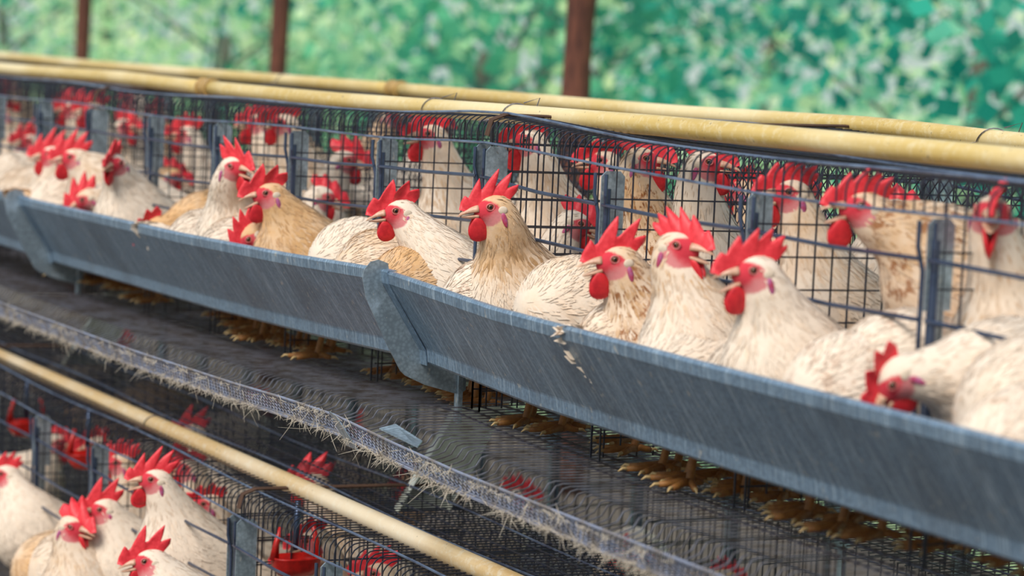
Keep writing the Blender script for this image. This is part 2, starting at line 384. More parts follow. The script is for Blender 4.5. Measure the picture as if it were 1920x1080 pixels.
    # front bars, one frame per cell
    for k in range(NC):
        a, b = x0 + k * PITCH + .012, x0 + (k + 1) * PITCH - .012; m = MB()
        for z in (.385, .310, .243): m.tube([(a - .008, Y(-.010), zf + z), (a + .01, Y(-.011), zf + z), ((a + b) / 2, Y(-.011), zf + z - .003), (b, Y(-.011), zf + z)], .0030, 6)
        for xx, zb in ((a, .12), (b, .12)):
            m.tube([(xx, Y(-.008), zf + zb), (xx, Y(-.008), zf + .37), (xx + (.005 if xx == a else -.005), Y(-.013), zf + .40), (xx + (.005 if xx == a else -.005), Y(-.013), zf + .432)], .0030, 6)
            m.tube([(xx + (.012 if xx == b else -.0), Y(-.004), zf + zb), (xx + (.012 if xx == b else 0), Y(-.004), zf + .41)], .0028, 6)
            m.tube([(xx - .007, Y(-.011), zf + .17), (xx + .007, Y(-.011), zf + .17)], .005, 6)
        part(m, 'front_bars', MAT['bar'])
    # back partition of diagonal wire, shared by the two rows
    if mir < 0: return root
    m = MB(); h = .47; p = .0235
    for k in range(int(-h / p), int(UL / p)):
        for sg in (1, -1):
            a = x0 + k * p; z0, z1_ = 0., h; xa, xb = a, a + h
            if xa < x0: z0 = x0 - xa; xa = x0
            if xb > x0 + UL: z1_ = h - (xb - x0 - UL); xb = x0 + UL
            if sg < 0: z0, z1_ = h - z0, h - z1_
            m.tube([(xa, Y(.452), zf + z0), (xb, Y(.452), zf + z1_)], .0011, 4, False)
    part(m, 'back_partition', MAT['wire'])
    return root
UF = 'upper cages facing the aisle'; LF = 'lower cages facing the aisle'; RR = 'rear cages facing away'
ZU, ZL = .985, .287
cage(.03, 0, ZU, 1, up_sag, 'upper wire cage unit to the right of the trough joint', UF)
cage(.03 - UL, 0, ZU, 1, up_sag, 'upper wire cage unit between the two trough brackets', UF)
cage(.03 - 2 * UL, 0, ZU, 1, up_sag, 'upper wire cage unit at the far left end', UF)
cage(.03 - 3 * UL, 0, ZU, 1, up_sag, 'upper wire cage unit beyond the far left end', UF)
for k, w in enumerate(['nearest', 'second', 'third', 'farthest']):
    cage(.03 - k * UL, .91, ZU, -1, up_sag, '%s wire cage unit of the rear row behind the partition' % w, RR)
cage(-.52, -.2, ZL, 1, None, 'lower wire cage unit at the bottom under the pipe, nearest one', LF)
cage(-.52 - UL, -.2, ZL, 1, None, 'lower wire cage unit holding the tall white hen', LF)
cage(-.52 - 2 * UL, -.2, ZL, 1, None, 'lower wire cage unit at the far left', LF)
cage(-.52 - 3 * UL, -.2, ZL, 1, None, 'lower wire cage unit beyond the far left edge', LF)
for k, w in enumerate(['near', 'middle', 'far']):
    cage(-.52 - k * UL, 1.11, ZL, -1, None, '%s lower cage unit on the opposite side in the dark' % w, 'lower cages of the far side')

# ------------------------------------------------------------------ feed troughs and their brackets
TP = [(-.010, 1.130), (-.024, 1.118), (-.040, 1.068), (-.046, 1.060), (-.083, 1.060), (-.086, 1.063), (-.0885, 1.082), (-.090, 1.086), (-.1595, 1.189), (-.1620, 1.192), (-.1640, 1.207), (-.1625, 1.210), (-.1560, 1.210), (-.1545, 1.206)]
for (a, b, lab) in ((.012, 2.3, 'long galvanised feed trough section to the right of the joint bracket'), (-2.085, .0, 'galvanised feed trough section between the two brackets'), (-4.19, -2.10, 'galvanised feed trough section at the far left'), (-6.27, -4.20, 'galvanised feed trough section beyond the far left edge')):
    m = MB(); m.sheet([(y, z) for y, z in TP], np.linspace(a, b, 24), .0016)
    off = (a + b) / 2; V = np.concatenate(m.V); V[:, 2] += up_sag(V[:, 0]); V -= np.array([off, -.09, 1.06])
    o = obj('feed_trough', mesh('feed_trough', V, m.F), MAT['galv'], None, (off, -.09, 1.06)); tag(o, lab, 'trough', 'feed trough sections')
BP = [(-.155, 1.222), (-.172, 1.228), (-.186, 1.224), (-.197, 1.212), (-.199, 1.196), (-.192, 1.165), (-.158, 1.100), (-.125, 1.044), (-.116, 1.036), (-.080, 1.020), (-.015, 1.002), (-.004, 1.010), (-.004, 1.052), (-.076, 1.054), (-.092, 1.080), (-.163, 1.186), (-.152, 1.206)]
for x, lab in ((.0, 'grey trough joint bracket in the centre'), (-2.1, 'dark trough joint bracket at the far left'), (-4.2, 'trough joint bracket beyond the left edge')):
    root = empty('trough_bracket', (x, -.09, 1.0)); tag(root, lab, 'bracket', 'brackets joining the trough sections')
    dz = float(up_sag(x)); loc = np.array((x, -.09, 1.0))
    m = MB(); m.prism([(y, z + dz) for y, z in BP], x - .004, x - .002); o = m.build('side_plate', MAT['plate'], root, loc=loc); o.location = (0, 0, 0)
    m = MB()
    inner = [(-.160, 1.196), (-.172, 1.214), (-.180, 1.209), (-.0915, 1.078), (-.089, 1.056)]
    m.sheet([(-.150, 1.2125 + dz), (-.1640, 1.2125 + dz), (-.1665, 1.209 + dz), (-.1645, 1.190 + dz), (-.0925, 1.079 + dz), (-.0885, 1.055 + dz)], [x - .003, x + .022], .0016)
    o = m.build('flange', MAT['galv'], root, loc=loc); o.location = (0, 0, 0)
    m = MB(); m.box((x - .012, -.02, .955 + dz), (x + .004, -.012, 1.05 + dz)); o = m.build('hanger_strap', MAT['plate'], root, loc=loc); o.location = (0, 0, 0)

# sloping frame arms below the upper tier
for x, lab in ((-.52, 'galvanised frame arm sloping below the trough joint'), (-2.62, 'galvanised frame arm sloping below the far bracket')):
    P = [(.105, .72), (.212, .72), (.345, .955), (.245, .955)]; loc = np.array((x, .2, .7))
    root = empty('frame_arm', loc); tag(root, lab, 'support', 'sloping frame arms between the tiers')
    m = MB(); m.prism(P, x - .0012, x + .0012); o = m.build('web_plate', MAT['arm'], root, loc=loc); o.location = (0, 0, 0)
    for (ya, yb) in ((0, 3), (1, 2)):
        p0, p1 = P[ya], P[yb]; d = np.array([p1[0] - p0[0], p1[1] - p0[1]]); d /= np.linalg.norm(d); nn = np.array([d[1], -d[0]]) * .002
        m = MB(); m.prism([p0, p1, tuple(np.array(p1) + nn), tuple(np.array(p0) + nn)], x, x + .022); o = m.build('edge_flange', MAT['arm'], root, loc=loc); o.location = (0, 0, 0)
# small sheet plates caught in the egg tray
m = MB(); m.add([(0.1845, -0.242, 0.9936), (0.1803, -0.212, 0.999), (0.2565, -0.2, 0.9835), (0.3087, -0.232, 0.9836), (0.1845, -0.242, 0.9956), (0.1803, -0.212, 1.001), (0.2565, -0.2, 0.9855), (0.3087, -0.232, 0.9856)], [(3, 2, 1, 0), (4, 5, 6, 7), (0, 1, 5, 4), (1, 2, 6, 5), (2, 3, 7, 6), (3, 0, 4, 7)])
tag(m.build('sheet_metal_scrap', MAT['plate'], loc=(0.233, -0.221, 0.990)), 'pale flat metal scrap lying in the egg tray near the centre', 'metal scrap')
m = MB(); m.add([(.045, -.234, .945), (.09, -.234, .945), (.06, -.262, .997), (.03, -.262, 1.0), (.045, -.236, .945), (.09, -.236, .945), (.06, -.264, .997), (.03, -.264, 1.0)], [(0, 1, 2, 3), (7, 6, 5, 4), (0, 4, 5, 1), (1, 5, 6, 2), (2, 6, 7, 3), (3, 7, 4, 0)])
tag(m.build('joint_clip', MAT['plate'], loc=(.06, -.25, .945)), 'bent metal clip joining the egg guard left of the metal scrap', 'clip')

# ------------------------------------------------------------------ water pipes
def pipe(pts, r, joints, ties, mat, label, seg=0):
    P = np.asarray(pts, float); X = P[:, 0]; at = lambda x: np.array([x, np.interp(x, X, P[:, 1]), np.interp(x, X, P[:, 2])])
    L = at(X.mean()); root = empty('water_pipe', L); tag(root, label, 'pipe', 'water pipes along the cages')
    xs = sorted(set([X[0], X[-1]] + [j for j in joints]))
    for a, b in zip(xs[:-1], xs[1:]):
        m = MB(); m.tube([at(x) for x in np.linspace(a, b, max(6, int((b - a) / .12)))], r, 20); o = m.build('pipe_section', mat, root, True, loc=L); o.location = (0, 0, 0)
    for j in joints:
        m = MB(); m.tube([at(j - .030), at(j - .028), at(j + .028), at(j + .030)], [r * 1.05, r * 1.22, r * 1.22, r * 1.05], 20)
        for d in (-.026, .026): m.tube([at(j + d - .004), at(j + d - .003), at(j + d + .003), at(j + d + .004)], [r * 1.2, r * 1.36, r * 1.36, r * 1.2], 20)
        o = m.build('coupling', MAT['coupling'], root, True, loc=L); o.location = (0, 0, 0)
    for x in ties:
        c = at(x); m = MB(); a = np.linspace(-1.9, 2.6, 16)
        lp = [c + np.array([.004 * k, math.sin(t) * (r + .002), math.cos(t) * (r + .002)]) for k, t in enumerate(a)]
        m.tube([c + np.array([-.02, -.05, -r])] + lp + [c + np.array([.07, .02, r + .014]), c + np.array([.05, .0, r + .004])], .0011, 5)
        o = m.build('tie_wire', MAT['tray_wire'], root, loc=L); o.location = (0, 0, 0)
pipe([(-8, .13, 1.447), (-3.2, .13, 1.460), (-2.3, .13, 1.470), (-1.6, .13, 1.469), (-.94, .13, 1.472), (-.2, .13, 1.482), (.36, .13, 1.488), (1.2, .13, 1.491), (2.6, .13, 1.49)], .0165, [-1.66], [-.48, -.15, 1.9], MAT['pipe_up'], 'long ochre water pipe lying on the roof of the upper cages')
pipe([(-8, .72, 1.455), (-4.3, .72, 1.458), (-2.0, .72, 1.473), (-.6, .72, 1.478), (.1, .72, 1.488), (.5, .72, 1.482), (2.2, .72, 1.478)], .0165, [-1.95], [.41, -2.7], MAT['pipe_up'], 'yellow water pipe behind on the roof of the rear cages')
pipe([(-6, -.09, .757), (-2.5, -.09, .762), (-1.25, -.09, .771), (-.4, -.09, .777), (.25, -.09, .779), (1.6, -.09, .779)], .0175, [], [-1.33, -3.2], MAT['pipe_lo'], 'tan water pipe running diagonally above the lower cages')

# red drinker cups
def cup(x, y, z, label):
    root = empty('drinker_cup', (x, y, z)); tag(root, label, 'drinker', 'red drinker cups in the lower cages')
    n = 20; V = []; F = []
    prof = [(.30, -.030), (.72, -.026), (.95, -.012), (1.0, .004), (1.03, .006), (.97, .008), (.90, -.008), (.66, -.020), (.25, -.023)]
    for rr, zz in prof:
        for k in range(n):
            a = k * 2 * math.pi / n; c, s_ = math.cos(a), math.sin(a)
            c = math.copysign(abs(c) ** .7, c); s_ = math.copysign(abs(s_) ** .7, s_); V.append((c * .030 * rr, s_ * .046 * rr, zz))
    m = MB(); F = [(i * n + k, i * n + (k + 1) % n, (i + 1) * n + (k + 1) % n, (i + 1) * n + k) for i in range(len(prof) - 1) for k in range(n)] + [tuple(range(n - 1, -1, -1)), tuple((len(prof) - 1) * n + k for k in range(n))]
    m.add(V, F); m.build('bowl', MAT['cup'], root, True)
    for s_ in (-1, 1):
        m = MB(); m.tube([(0, s_ * .043, .002), (0, s_ * .040, .03), (0, s_ * .032, .062)], [.009, .006, .004], 8); m.build('side_arm', MAT['cup'], root, True)
    m = MB(); m.tube([(0, -.002, .02), (0, 0, .11)], .006, 8); m.build('nipple_stem', MAT['bar'], root, True)
cup(-.483, -.10, .646, 'red plastic drinker cup nearest the camera under the roof wires')
cup(-1.728, -.10, .636, 'red plastic drinker cup behind the tall white hen')
cup(-2.211, -.10, .635, 'red plastic drinker cup at the far left of the lower row')

HG=['hens beyond the left edge', 'hens feeding at the long metal trough', 'hens in the far lower cages', 'hens in the lower cages', 'hens in the rear cages', 'hens standing inside the upper cages']
HENS=[
('buff-necked hen with tall spiky comb just right of the trough joint bracket',1,(0.255,-0.100,1.350),-14,-4,(0.205,-0.035,1.252),4,30,0.0,0,(0.85,0.35,0.12),'u'),
('white hen leaning left over the trough joint with short tilted comb',1,(-0.125,-0.090,1.314),-14,-6,(-0.094,-0.015,1.230),-6,22,0.0,3,(0.32,0.20,0.06),'u'),
('rust-necked hen with open beak and four tall comb points above the trough',1,(0.680,-0.110,1.309),-14,-2,(0.658,-0.045,1.231),0,28,0.5,1,(0.75,0.40,1.00),'u'),
('cream hen looking to the right with open beak and drooping red wattles',1,(0.819,-0.090,1.342),118,2,(0.808,-0.050,1.248),25,32,0.5,2,(0.55,0.40,0.12),'u'),
('long-necked white hen with gaping beak beside the dark cage clip',1,(1.066,-0.120,1.332),-12,-2,(1.043,-0.060,1.247),2,30,0.8,2,(0.32,0.20,0.06),'u'),
('white hen at the right pecking down into the trough with bright comb',1,(1.380,-0.115,1.227),-16,-58,(1.387,0.015,1.260),8,10,0.3,4,(0.32,0.20,0.06),'u'),
('orange-buff hen with open beak in front of a white hen, left part of trough',1,(-0.700,-0.100,1.302),-10,-6,(-0.721,-0.035,1.230),-4,28,0.7,3,(1.00,0.85,0.35),'u'),
('slim white hen looking right behind the orange-buff hen',1,(-0.915,-0.090,1.339),112,0,(-1.001,-0.045,1.240),10,35,0.4,5,(0.32,0.20,0.06),'u'),
('brown-headed hen pecking into the trough below the orange-buff hen',1,(-0.741,-0.115,1.211),-14,-48,(-0.823,-0.050,1.213),0,10,0.0,2,(1.00,0.85,0.35),'u'),
('orange hen stretched down into the far trough with comb lowered',1,(-1.307,-0.115,1.179),-18,-40,(-1.338,0.000,1.218),-6,10,0.0,4,(1.00,0.85,0.35),'u'),
('white hen facing the camera with narrow comb at the far trough',1,(-1.600,-0.090,1.303),48,-4,(-1.662,-0.045,1.225),20,32,0.0,3,(0.32,0.20,0.06),'u'),
('cream hen with head lowered to the far trough beside the white hen',1,(-1.779,-0.115,1.208),-16,-28,(-1.849,-0.010,1.207),-4,12,0.0,5,(0.55,0.40,0.12),'u'),
('cream hen with upright comb, second head from the far left end',1,(-1.960,-0.090,1.293),-12,-2,(-1.972,-0.020,1.249),-4,20,0.0,0,(0.55,0.40,0.12),'u'),
('white hen with ragged comb, leftmost raised head of the upper row',1,(-2.132,-0.090,1.289),-14,-2,(-2.181,-0.050,1.224),-2,28,0.0,0,(0.32,0.20,0.06),'u'),
('round white hen breast pressed against the far bracket of the trough',1,(-2.081,-0.036,1.130),-60,-65,(-2.081,-0.090,1.201),0,12,0.0,4,(0.32,0.20,0.06),'u'),
('cream hen back hunched over the trough at the left edge',1,(-2.477,-0.036,1.130),55,-65,(-2.477,-0.060,1.194),0,12,0.0,4,(0.55,0.40,0.12),'u'),
('pale hen back behind the hunched cream hen at the left edge',1,(-2.754,-0.036,1.138),-60,-65,(-2.754,-0.020,1.213),0,12,0.0,4,(0.30,0.20,0.45),'u'),
('smooth white hen shoulder below the slim white hen at the trough rim',1,(-1.145,-0.036,1.130),55,-65,(-1.145,-0.080,1.193),0,12,0.0,4,(0.32,0.20,0.06),'u'),
('speckled cream hen shoulder between two white ones at the trough rim',1,(-1.019,-0.036,1.130),-60,-65,(-1.019,-0.085,1.196),0,12,0.0,4,(0.30,0.20,0.45),'u'),
('small white hen breast touching the trough rim left of the brown-headed hen',1,(-0.927,-0.036,1.130),55,-65,(-0.927,-0.090,1.195),0,12,0.0,4,(0.32,0.20,0.06),'u'),
('white hen back with loose feathers left of the trough joint',1,(-0.423,-0.036,1.159),-60,-65,(-0.423,-0.060,1.234),0,12,0.0,4,(0.32,0.20,0.06),'u'),
('buff streaked hen back just left of the trough joint bracket',1,(-0.257,-0.036,1.154),55,-65,(-0.257,-0.080,1.229),0,12,0.0,4,(0.85,0.35,0.12),'u'),
('small tan hen shoulder behind the trough joint bracket',1,(-0.113,-0.036,1.139),-60,-65,(-0.113,-0.085,1.214),0,12,0.0,4,(1.00,0.85,0.35),'u'),
('pinkish hen shoulder between the two hens near the trough joint',1,(0.177,-0.036,1.144),55,-65,(0.177,-0.080,1.219),0,12,0.0,4,(0.30,0.20,0.45),'u'),
('large smooth cream hen back beside the buff-necked hen at the rim',1,(0.406,-0.036,1.168),-60,-65,(0.406,-0.060,1.243),0,12,0.0,4,(0.55,0.40,0.12),'u'),
('white hen breast below the rust-necked hen at the trough rim',1,(0.641,-0.036,1.131),55,-65,(0.641,-0.085,1.206),0,12,0.0,4,(0.55,0.40,0.12),'u'),
('white hen shoulder below the cream hen looking right',1,(0.822,-0.036,1.130),-60,-65,(0.822,-0.090,1.202),0,12,0.0,4,(0.32,0.20,0.06),'u'),
('white hen back between the two open-beaked hens at the rim',1,(0.996,-0.036,1.130),55,-65,(0.996,-0.085,1.196),0,12,0.0,4,(0.32,0.20,0.06),'u'),
('pinkish speckled hen back right of the long-necked white hen',1,(1.186,-0.036,1.146),-60,-65,(1.186,-0.075,1.221),0,12,0.0,4,(0.30,0.20,0.45),'u'),
('pale hen back behind the pinkish one under the lowest bar',1,(1.196,-0.036,1.176),55,-65,(1.196,0.000,1.251),0,12,0.0,4,(0.30,0.20,0.45),'u'),
('rust-spotted hen shoulder at the lower right end of the trough',1,(1.582,-0.036,1.132),-60,-65,(1.582,-0.100,1.207),0,12,0.0,4,(0.30,0.20,0.45),'u'),
('white hen back at the right edge above the rust-spotted shoulder',1,(1.491,-0.036,1.179),55,-65,(1.491,-0.020,1.254),0,12,0.0,4,(0.32,0.20,0.06),'u'),
('cream hen with red face behind bars left of the cage joint',5,(-0.636,0.200,1.424),-12,0,(-0.632,0.255,1.299),-5,28,0.3,2,(0.55,0.40,0.12),'u'),
('cream hen with long red wattles behind bars right of the cage joint',5,(-0.226,0.200,1.435),-16,-4,(-0.231,0.255,1.310),5,28,0.0,4,(0.55,0.40,0.12),'u'),
('spotted-neck hen looking right inside the second cage from the joint',5,(0.210,0.200,1.429),146,0,(0.174,0.242,1.304),40,30,0.2,2,(0.75,0.40,1.00),'u'),
('white hen looking right with comb through the roof wires',5,(0.374,0.220,1.434),140,0,(0.327,0.247,1.309),60,30,0.0,5,(0.32,0.20,0.06),'u'),
('cream hen with open beak behind bars, head beside the metal clip',5,(0.748,0.130,1.413),-12,2,(0.752,0.185,1.288),-4,30,0.7,2,(0.55,0.40,0.12),'u'),
('large buff-backed hen thrusting open beak between upper bars at right',5,(1.079,0.030,1.418),-16,4,(1.107,0.120,1.372),-10,8,0.7,2,(0.70,0.60,0.90),'u'),
('hen facing the camera with red face at the right edge',5,(1.323,0.080,1.431),52,0,(1.288,0.122,1.306),40,30,0.6,4,(0.55,0.40,0.12),'u'),
('cream hen with large comb inside the far left cage',5,(-2.547,0.140,1.382),-16,0,(-2.547,0.195,1.257),0,28,0.0,0,(0.55,0.40,0.12),'u'),
('dim hen with red comb behind the cream one in the far left cage',5,(-3.245,0.300,1.357),-20,0,(-3.245,0.355,1.232),0,28,0.0,1,(0.55,0.40,0.12),'u'),
('cream hen with hanging wattles in the cage above the slim white hen',5,(-1.396,0.200,1.409),-16,0,(-1.396,0.255,1.284),0,28,0.0,4,(0.55,0.40,0.12),'u'),
('red-combed hen partly hidden behind the one with hanging wattles',5,(-1.882,0.330,1.388),-10,-2,(-1.882,0.385,1.263),0,28,0.0,2,(0.55,0.40,0.12),'u'),
('white hen turned away deep inside the cage left of the cage joint',5,(-1.243,0.300,1.338),150,-8,(-1.270,0.252,1.213),150,20,0.0,3,(0.32,0.20,0.06),'u'),
('hen with lowered red head at the far left edge inside cage',5,(-3.533,0.200,1.323),-20,0,(-3.533,0.255,1.198),0,28,0.0,4,(0.55,0.40,0.12),'u'),
('hen with red comb resting deep in the third far cage',5,(-2.353,0.320,1.336),-30,-4,(-2.343,0.374,1.211),-10,28,0.0,2,(0.30,0.20,0.45),'u'),
('hen looking back in the far cage behind the white one',5,(-2.875,0.340,1.330),120,0,(-2.923,0.313,1.205),120,28,0.0,0,(0.32,0.20,0.06),'u'),
('hen with dark red face behind the spotted-neck hen',5,(-0.278,0.380,1.399),-20,0,(-0.273,0.435,1.274),-5,28,0.0,4,(0.55,0.40,0.12),'u'),
('white hen standing deep behind the buff-backed hen',5,(0.714,0.360,1.382),150,-10,(0.687,0.312,1.257),150,20,0.0,4,(0.32,0.20,0.06),'u'),
('white hen body behind the lower bars right of the gaping hen',5,(0.767,0.200,1.292),160,-20,(0.748,0.148,1.167),160,10,0.0,4,(0.32,0.20,0.06),'u'),
('white hen body behind bars right of the buff-necked hen',5,(-0.077,0.240,1.299),150,-20,(-0.104,0.192,1.174),150,10,0.0,4,(0.32,0.20,0.06),'u'),
('white hen body behind bars beside the orange-buff hen',5,(-1.113,0.200,1.267),160,-20,(-1.132,0.148,1.142),160,12,0.0,4,(0.32,0.20,0.06),'u'),
('cream hen body behind bars in the far middle cage',5,(-2.051,0.200,1.247),160,-20,(-2.069,0.148,1.122),160,12,0.0,4,(1.00,0.85,0.35),'u'),
('tall white hen with open beak and long neck in the lower row',3,(-0.808,-0.270,0.746),-14,2,(-0.826,-0.210,0.651),0,34,0.6,0,(0.32,0.20,0.06),'l'),
('cream hen with open beak behind the tall white one, lower row',3,(-1.471,-0.120,0.664),-16,4,(-1.471,-0.065,0.539),0,30,0.7,2,(0.55,0.40,0.12),'l'),
('white hen with spiky comb beak to beak with a smaller hen',3,(-1.112,-0.270,0.633),-12,-4,(-1.129,-0.220,0.568),0,30,0.4,1,(0.32,0.20,0.06),'l'),
('small hen looking right with its beak touching its neighbour, lower row',3,(-1.108,-0.330,0.601),122,-4,(-1.136,-0.300,0.515),20,32,0.2,3,(0.55,0.40,0.12),'l'),
('white hen with tall comb at the bottom edge, lower row',3,(-0.656,-0.330,0.621),-14,-6,(-0.654,-0.280,0.566),0,30,0.2,1,(0.32,0.20,0.06),'l'),
('white hen cut by the left edge of the lower row',3,(-1.791,-0.280,0.591),-16,0,(-1.753,-0.230,0.503),0,34,0.0,2,(0.32,0.20,0.06),'l'),
('red-faced hen under the roof wires beside the tall white hen',3,(-0.975,-0.100,0.662),-30,-4,(-0.975,-0.045,0.537),0,30,0.0,4,(0.55,0.40,0.12),'l'),
('hen drinking at the nearest red cup, lower row',3,(-0.532,-0.060,0.670),-30,-20,(-0.532,-0.005,0.545),0,22,0.0,4,(0.55,0.40,0.12),'l'),
('hen drinking at the second red cup, lower row',3,(-1.827,-0.060,0.643),-20,-14,(-1.827,-0.005,0.518),0,22,0.0,4,(0.55,0.40,0.12),'l'),
('hen whose comb pokes through the lower roof under the pipe',3,(-1.232,-0.050,0.689),-20,0,(-1.232,0.005,0.564),0,30,0.0,1,(0.55,0.40,0.12),'l'),
('hen whose comb pokes through the roof farther back, lower row',3,(-1.578,0.080,0.706),-20,0,(-1.578,0.135,0.581),0,30,0.0,1,(0.32,0.20,0.06),'l'),
('hen deep in the nearest lower cage under the thin roof wire',3,(-0.824,0.060,0.725),-20,0,(-0.824,0.115,0.600),0,30,0.0,5,(0.55,0.40,0.12),'l'),
('cream hen breast at the bottom left of the lower row',3,(-1.396,-0.236,0.430),55,-65,(-1.396,-0.270,0.485),0,12,0.0,4,(0.55,0.40,0.12),'l'),
('tan hen shoulder beside the small hen of the lower row',3,(-1.438,-0.236,0.430),-60,-65,(-1.438,-0.290,0.408),0,12,0.0,4,(1.00,0.85,0.35),'l'),
('white hen standing in the lower cage right of the metal clip',3,(-0.768,-0.020,0.544),150,0,(-0.796,-0.068,0.419),150,20,0.0,4,(0.32,0.20,0.06),'l'),
('white hen standing under the lower roof left of the first red cup',3,(-2.338,0.020,0.566),150,-10,(-2.366,-0.028,0.441),150,20,0.0,4,(0.32,0.20,0.06),'l'),
('cream hen in the near lower cage below the long tan pipe',3,(-0.471,0.050,0.616),-20,0,(-0.471,0.105,0.491),0,28,0.0,2,(0.55,0.40,0.12),'l'),
('hen in the rear cages behind the mesh partition, first from the far end',4,(-5.644,0.768,1.349),169,0,(-5.672,0.720,1.224),150,26,0.0,4,(0.85,0.35,0.12),'r'),
('hen in the rear cages behind the mesh partition, second from the far end',4,(-5.017,0.639,1.374),-2,0,(-5.026,0.693,1.249),10,26,0.0,5,(0.85,0.35,0.12),'r'),
('hen in the rear cages behind the mesh partition, third from the far end',4,(-4.412,0.660,1.344),-1,0,(-4.421,0.714,1.219),10,26,0.0,2,(0.30,0.20,0.45),'r'),
('hen in the rear cages behind the mesh partition, fourth from the far end',4,(-3.840,0.681,1.374),-34,0,(-3.816,0.731,1.249),-25,26,0.0,0,(0.30,0.20,0.45),'r'),
('hen in the rear cages behind the mesh partition, fifth from the far end',4,(-3.439,0.632,1.343),28,0,(-3.449,0.686,1.218),10,26,0.0,3,(0.85,0.35,0.12),'r'),
('hen in the rear cages behind the mesh partition, sixth from the far end',4,(-3.016,0.799,1.373),67,0,(-3.063,0.826,1.248),60,26,0.0,4,(0.32,0.20,0.06),'r'),
('hen in the rear cages behind the mesh partition, seventh from the far end',4,(-2.490,0.642,1.392),15,0,(-2.499,0.696,1.267),10,26,0.0,3,(0.85,0.35,0.12),'r'),
('hen in the rear cages behind the mesh partition, eighth from the far end',4,(-2.039,0.751,1.408),130,0,(-2.066,0.703,1.283),150,26,0.0,2,(0.85,0.35,0.12),'r'),
('hen in the rear cages behind the mesh partition, ninth from the far end',4,(-1.523,0.650,1.403),190,0,(-1.523,0.595,1.278),180,26,0.0,3,(0.32,0.20,0.06),'r'),
('hen in the rear cages behind the mesh partition, tenth from the far end',4,(-1.030,0.628,1.373),65,0,(-1.078,0.655,1.248),60,26,0.0,3,(0.32,0.20,0.06),'r'),
('hen in the rear cages behind the mesh partition, eleventh from the far end',4,(-0.698,0.753,1.413),192,0,(-0.698,0.698,1.288),180,26,0.0,4,(0.55,0.40,0.12),'r'),
('hen in the rear cages behind the mesh partition, twelfth from the far end',4,(-0.312,0.692,1.349),-42,0,(-0.289,0.741,1.224),-25,26,0.0,3,(0.85,0.35,0.12),'r'),
('hen in the rear cages behind the mesh partition, thirteenth from the far end',4,(0.123,0.584,1.346),28,0,(0.113,0.638,1.221),10,26,0.0,2,(0.32,0.20,0.06),'r'),
('hen in the rear cages behind the mesh partition, fourteenth from the far end',4,(0.563,0.783,1.338),23,0,(0.553,0.837,1.213),10,26,0.0,4,(0.30,0.20,0.45),'r'),
('hen in the rear cages behind the mesh partition, fifteenth from the far end',4,(0.836,0.646,1.376),-3,0,(0.827,0.700,1.251),10,26,0.0,1,(0.85,0.35,0.12),'r'),
('far hen at the upper row beyond the left edge, first from the visible end',0,(-2.950,0.100,1.279),-12,0,(-2.950,0.160,1.179),0,26,0.0,0,(0.32,0.20,0.06),'v'),
('far hen at the upper row beyond the left edge, second from the visible end',0,(-3.300,-0.090,1.326),9,0,(-3.300,-0.030,1.226),0,26,0.0,1,(0.55,0.40,0.12),'v'),
('far hen at the upper row beyond the left edge, third from the visible end',0,(-3.620,0.100,1.306),18,0,(-3.620,0.160,1.206),0,26,0.0,2,(0.85,0.35,0.12),'v'),
('far hen at the upper row beyond the left edge, fourth from the visible end',0,(-3.950,-0.090,1.311),-5,0,(-3.950,-0.030,1.211),0,26,0.0,3,(0.32,0.20,0.06),'v'),
('far hen at the upper row beyond the left edge, fifth from the visible end',0,(-4.500,0.100,1.274),-17,0,(-4.500,0.160,1.174),0,26,0.0,4,(0.55,0.40,0.12),'v'),
('far hen at the upper row beyond the left edge, sixth from the visible end',0,(-4.900,-0.090,1.330),1,0,(-4.900,-0.030,1.230),0,26,0.0,5,(0.85,0.35,0.12),'v'),
('far hen at the upper row beyond the left edge, seventh from the visible end',0,(-5.400,0.100,1.330),19,0,(-5.400,0.160,1.230),0,26,0.0,0,(0.32,0.20,0.06),'v'),
('far hen at the upper row beyond the left edge, eighth from the visible end',0,(-5.800,-0.090,1.317),-4,0,(-5.800,-0.030,1.217),0,26,0.0,1,(0.55,0.40,0.12),'v'),
('dim hen in the far lower cages seen below the upper tray, nearest one',2,(-0.200,0.833,0.537),10,0,(-0.210,0.887,0.412),10,26,0.0,2,(0.30,0.20,0.45),'q'),
('dim hen in the far lower cages seen below the upper tray, second one',2,(-0.650,0.943,0.521),180,0,(-0.650,0.888,0.396),180,26,0.0,2,(1.00,0.85,0.35),'q'),
('dim hen in the far lower cages seen below the upper tray, third one',2,(-1.050,0.928,0.494),60,0,(-1.098,0.956,0.369),60,26,0.0,2,(0.55,0.40,0.12),'q'),
('dim hen in the far lower cages seen below the upper tray, fourth one',2,(-1.500,0.879,0.546),150,0,(-1.528,0.831,0.421),150,26,0.0,2,(0.30,0.20,0.45),'q'),
('dim hen in the far lower cages seen below the upper tray, fifth one',2,(-2.000,0.819,0.492),10,0,(-2.010,0.873,0.367),10,26,0.0,2,(1.00,0.85,0.35),'q'),
('dim hen in the far lower cages seen below the upper tray, sixth one',2,(-2.500,0.914,0.551),60,0,(-2.548,0.941,0.426),60,26,0.0,2,(0.55,0.40,0.12),'q'),
('dim hen in the far lower cages seen below the upper tray, seventh one',2,(-3.050,0.839,0.540),180,0,(-3.050,0.784,0.415),180,26,0.0,2,(0.30,0.20,0.45),'q'),
('dim hen in the far lower cages seen below the upper tray, eighth one',2,(-3.700,0.856,0.488),180,0,(-3.700,0.801,0.363),180,26,0.0,2,(1.00,0.85,0.35),'q'),
('dim hen in the far lower cages seen below the upper tray, ninth one',2,(-4.400,0.851,0.564),150,0,(-4.428,0.804,0.439),150,26,0.0,2,(0.55,0.40,0.12),'q'),
]
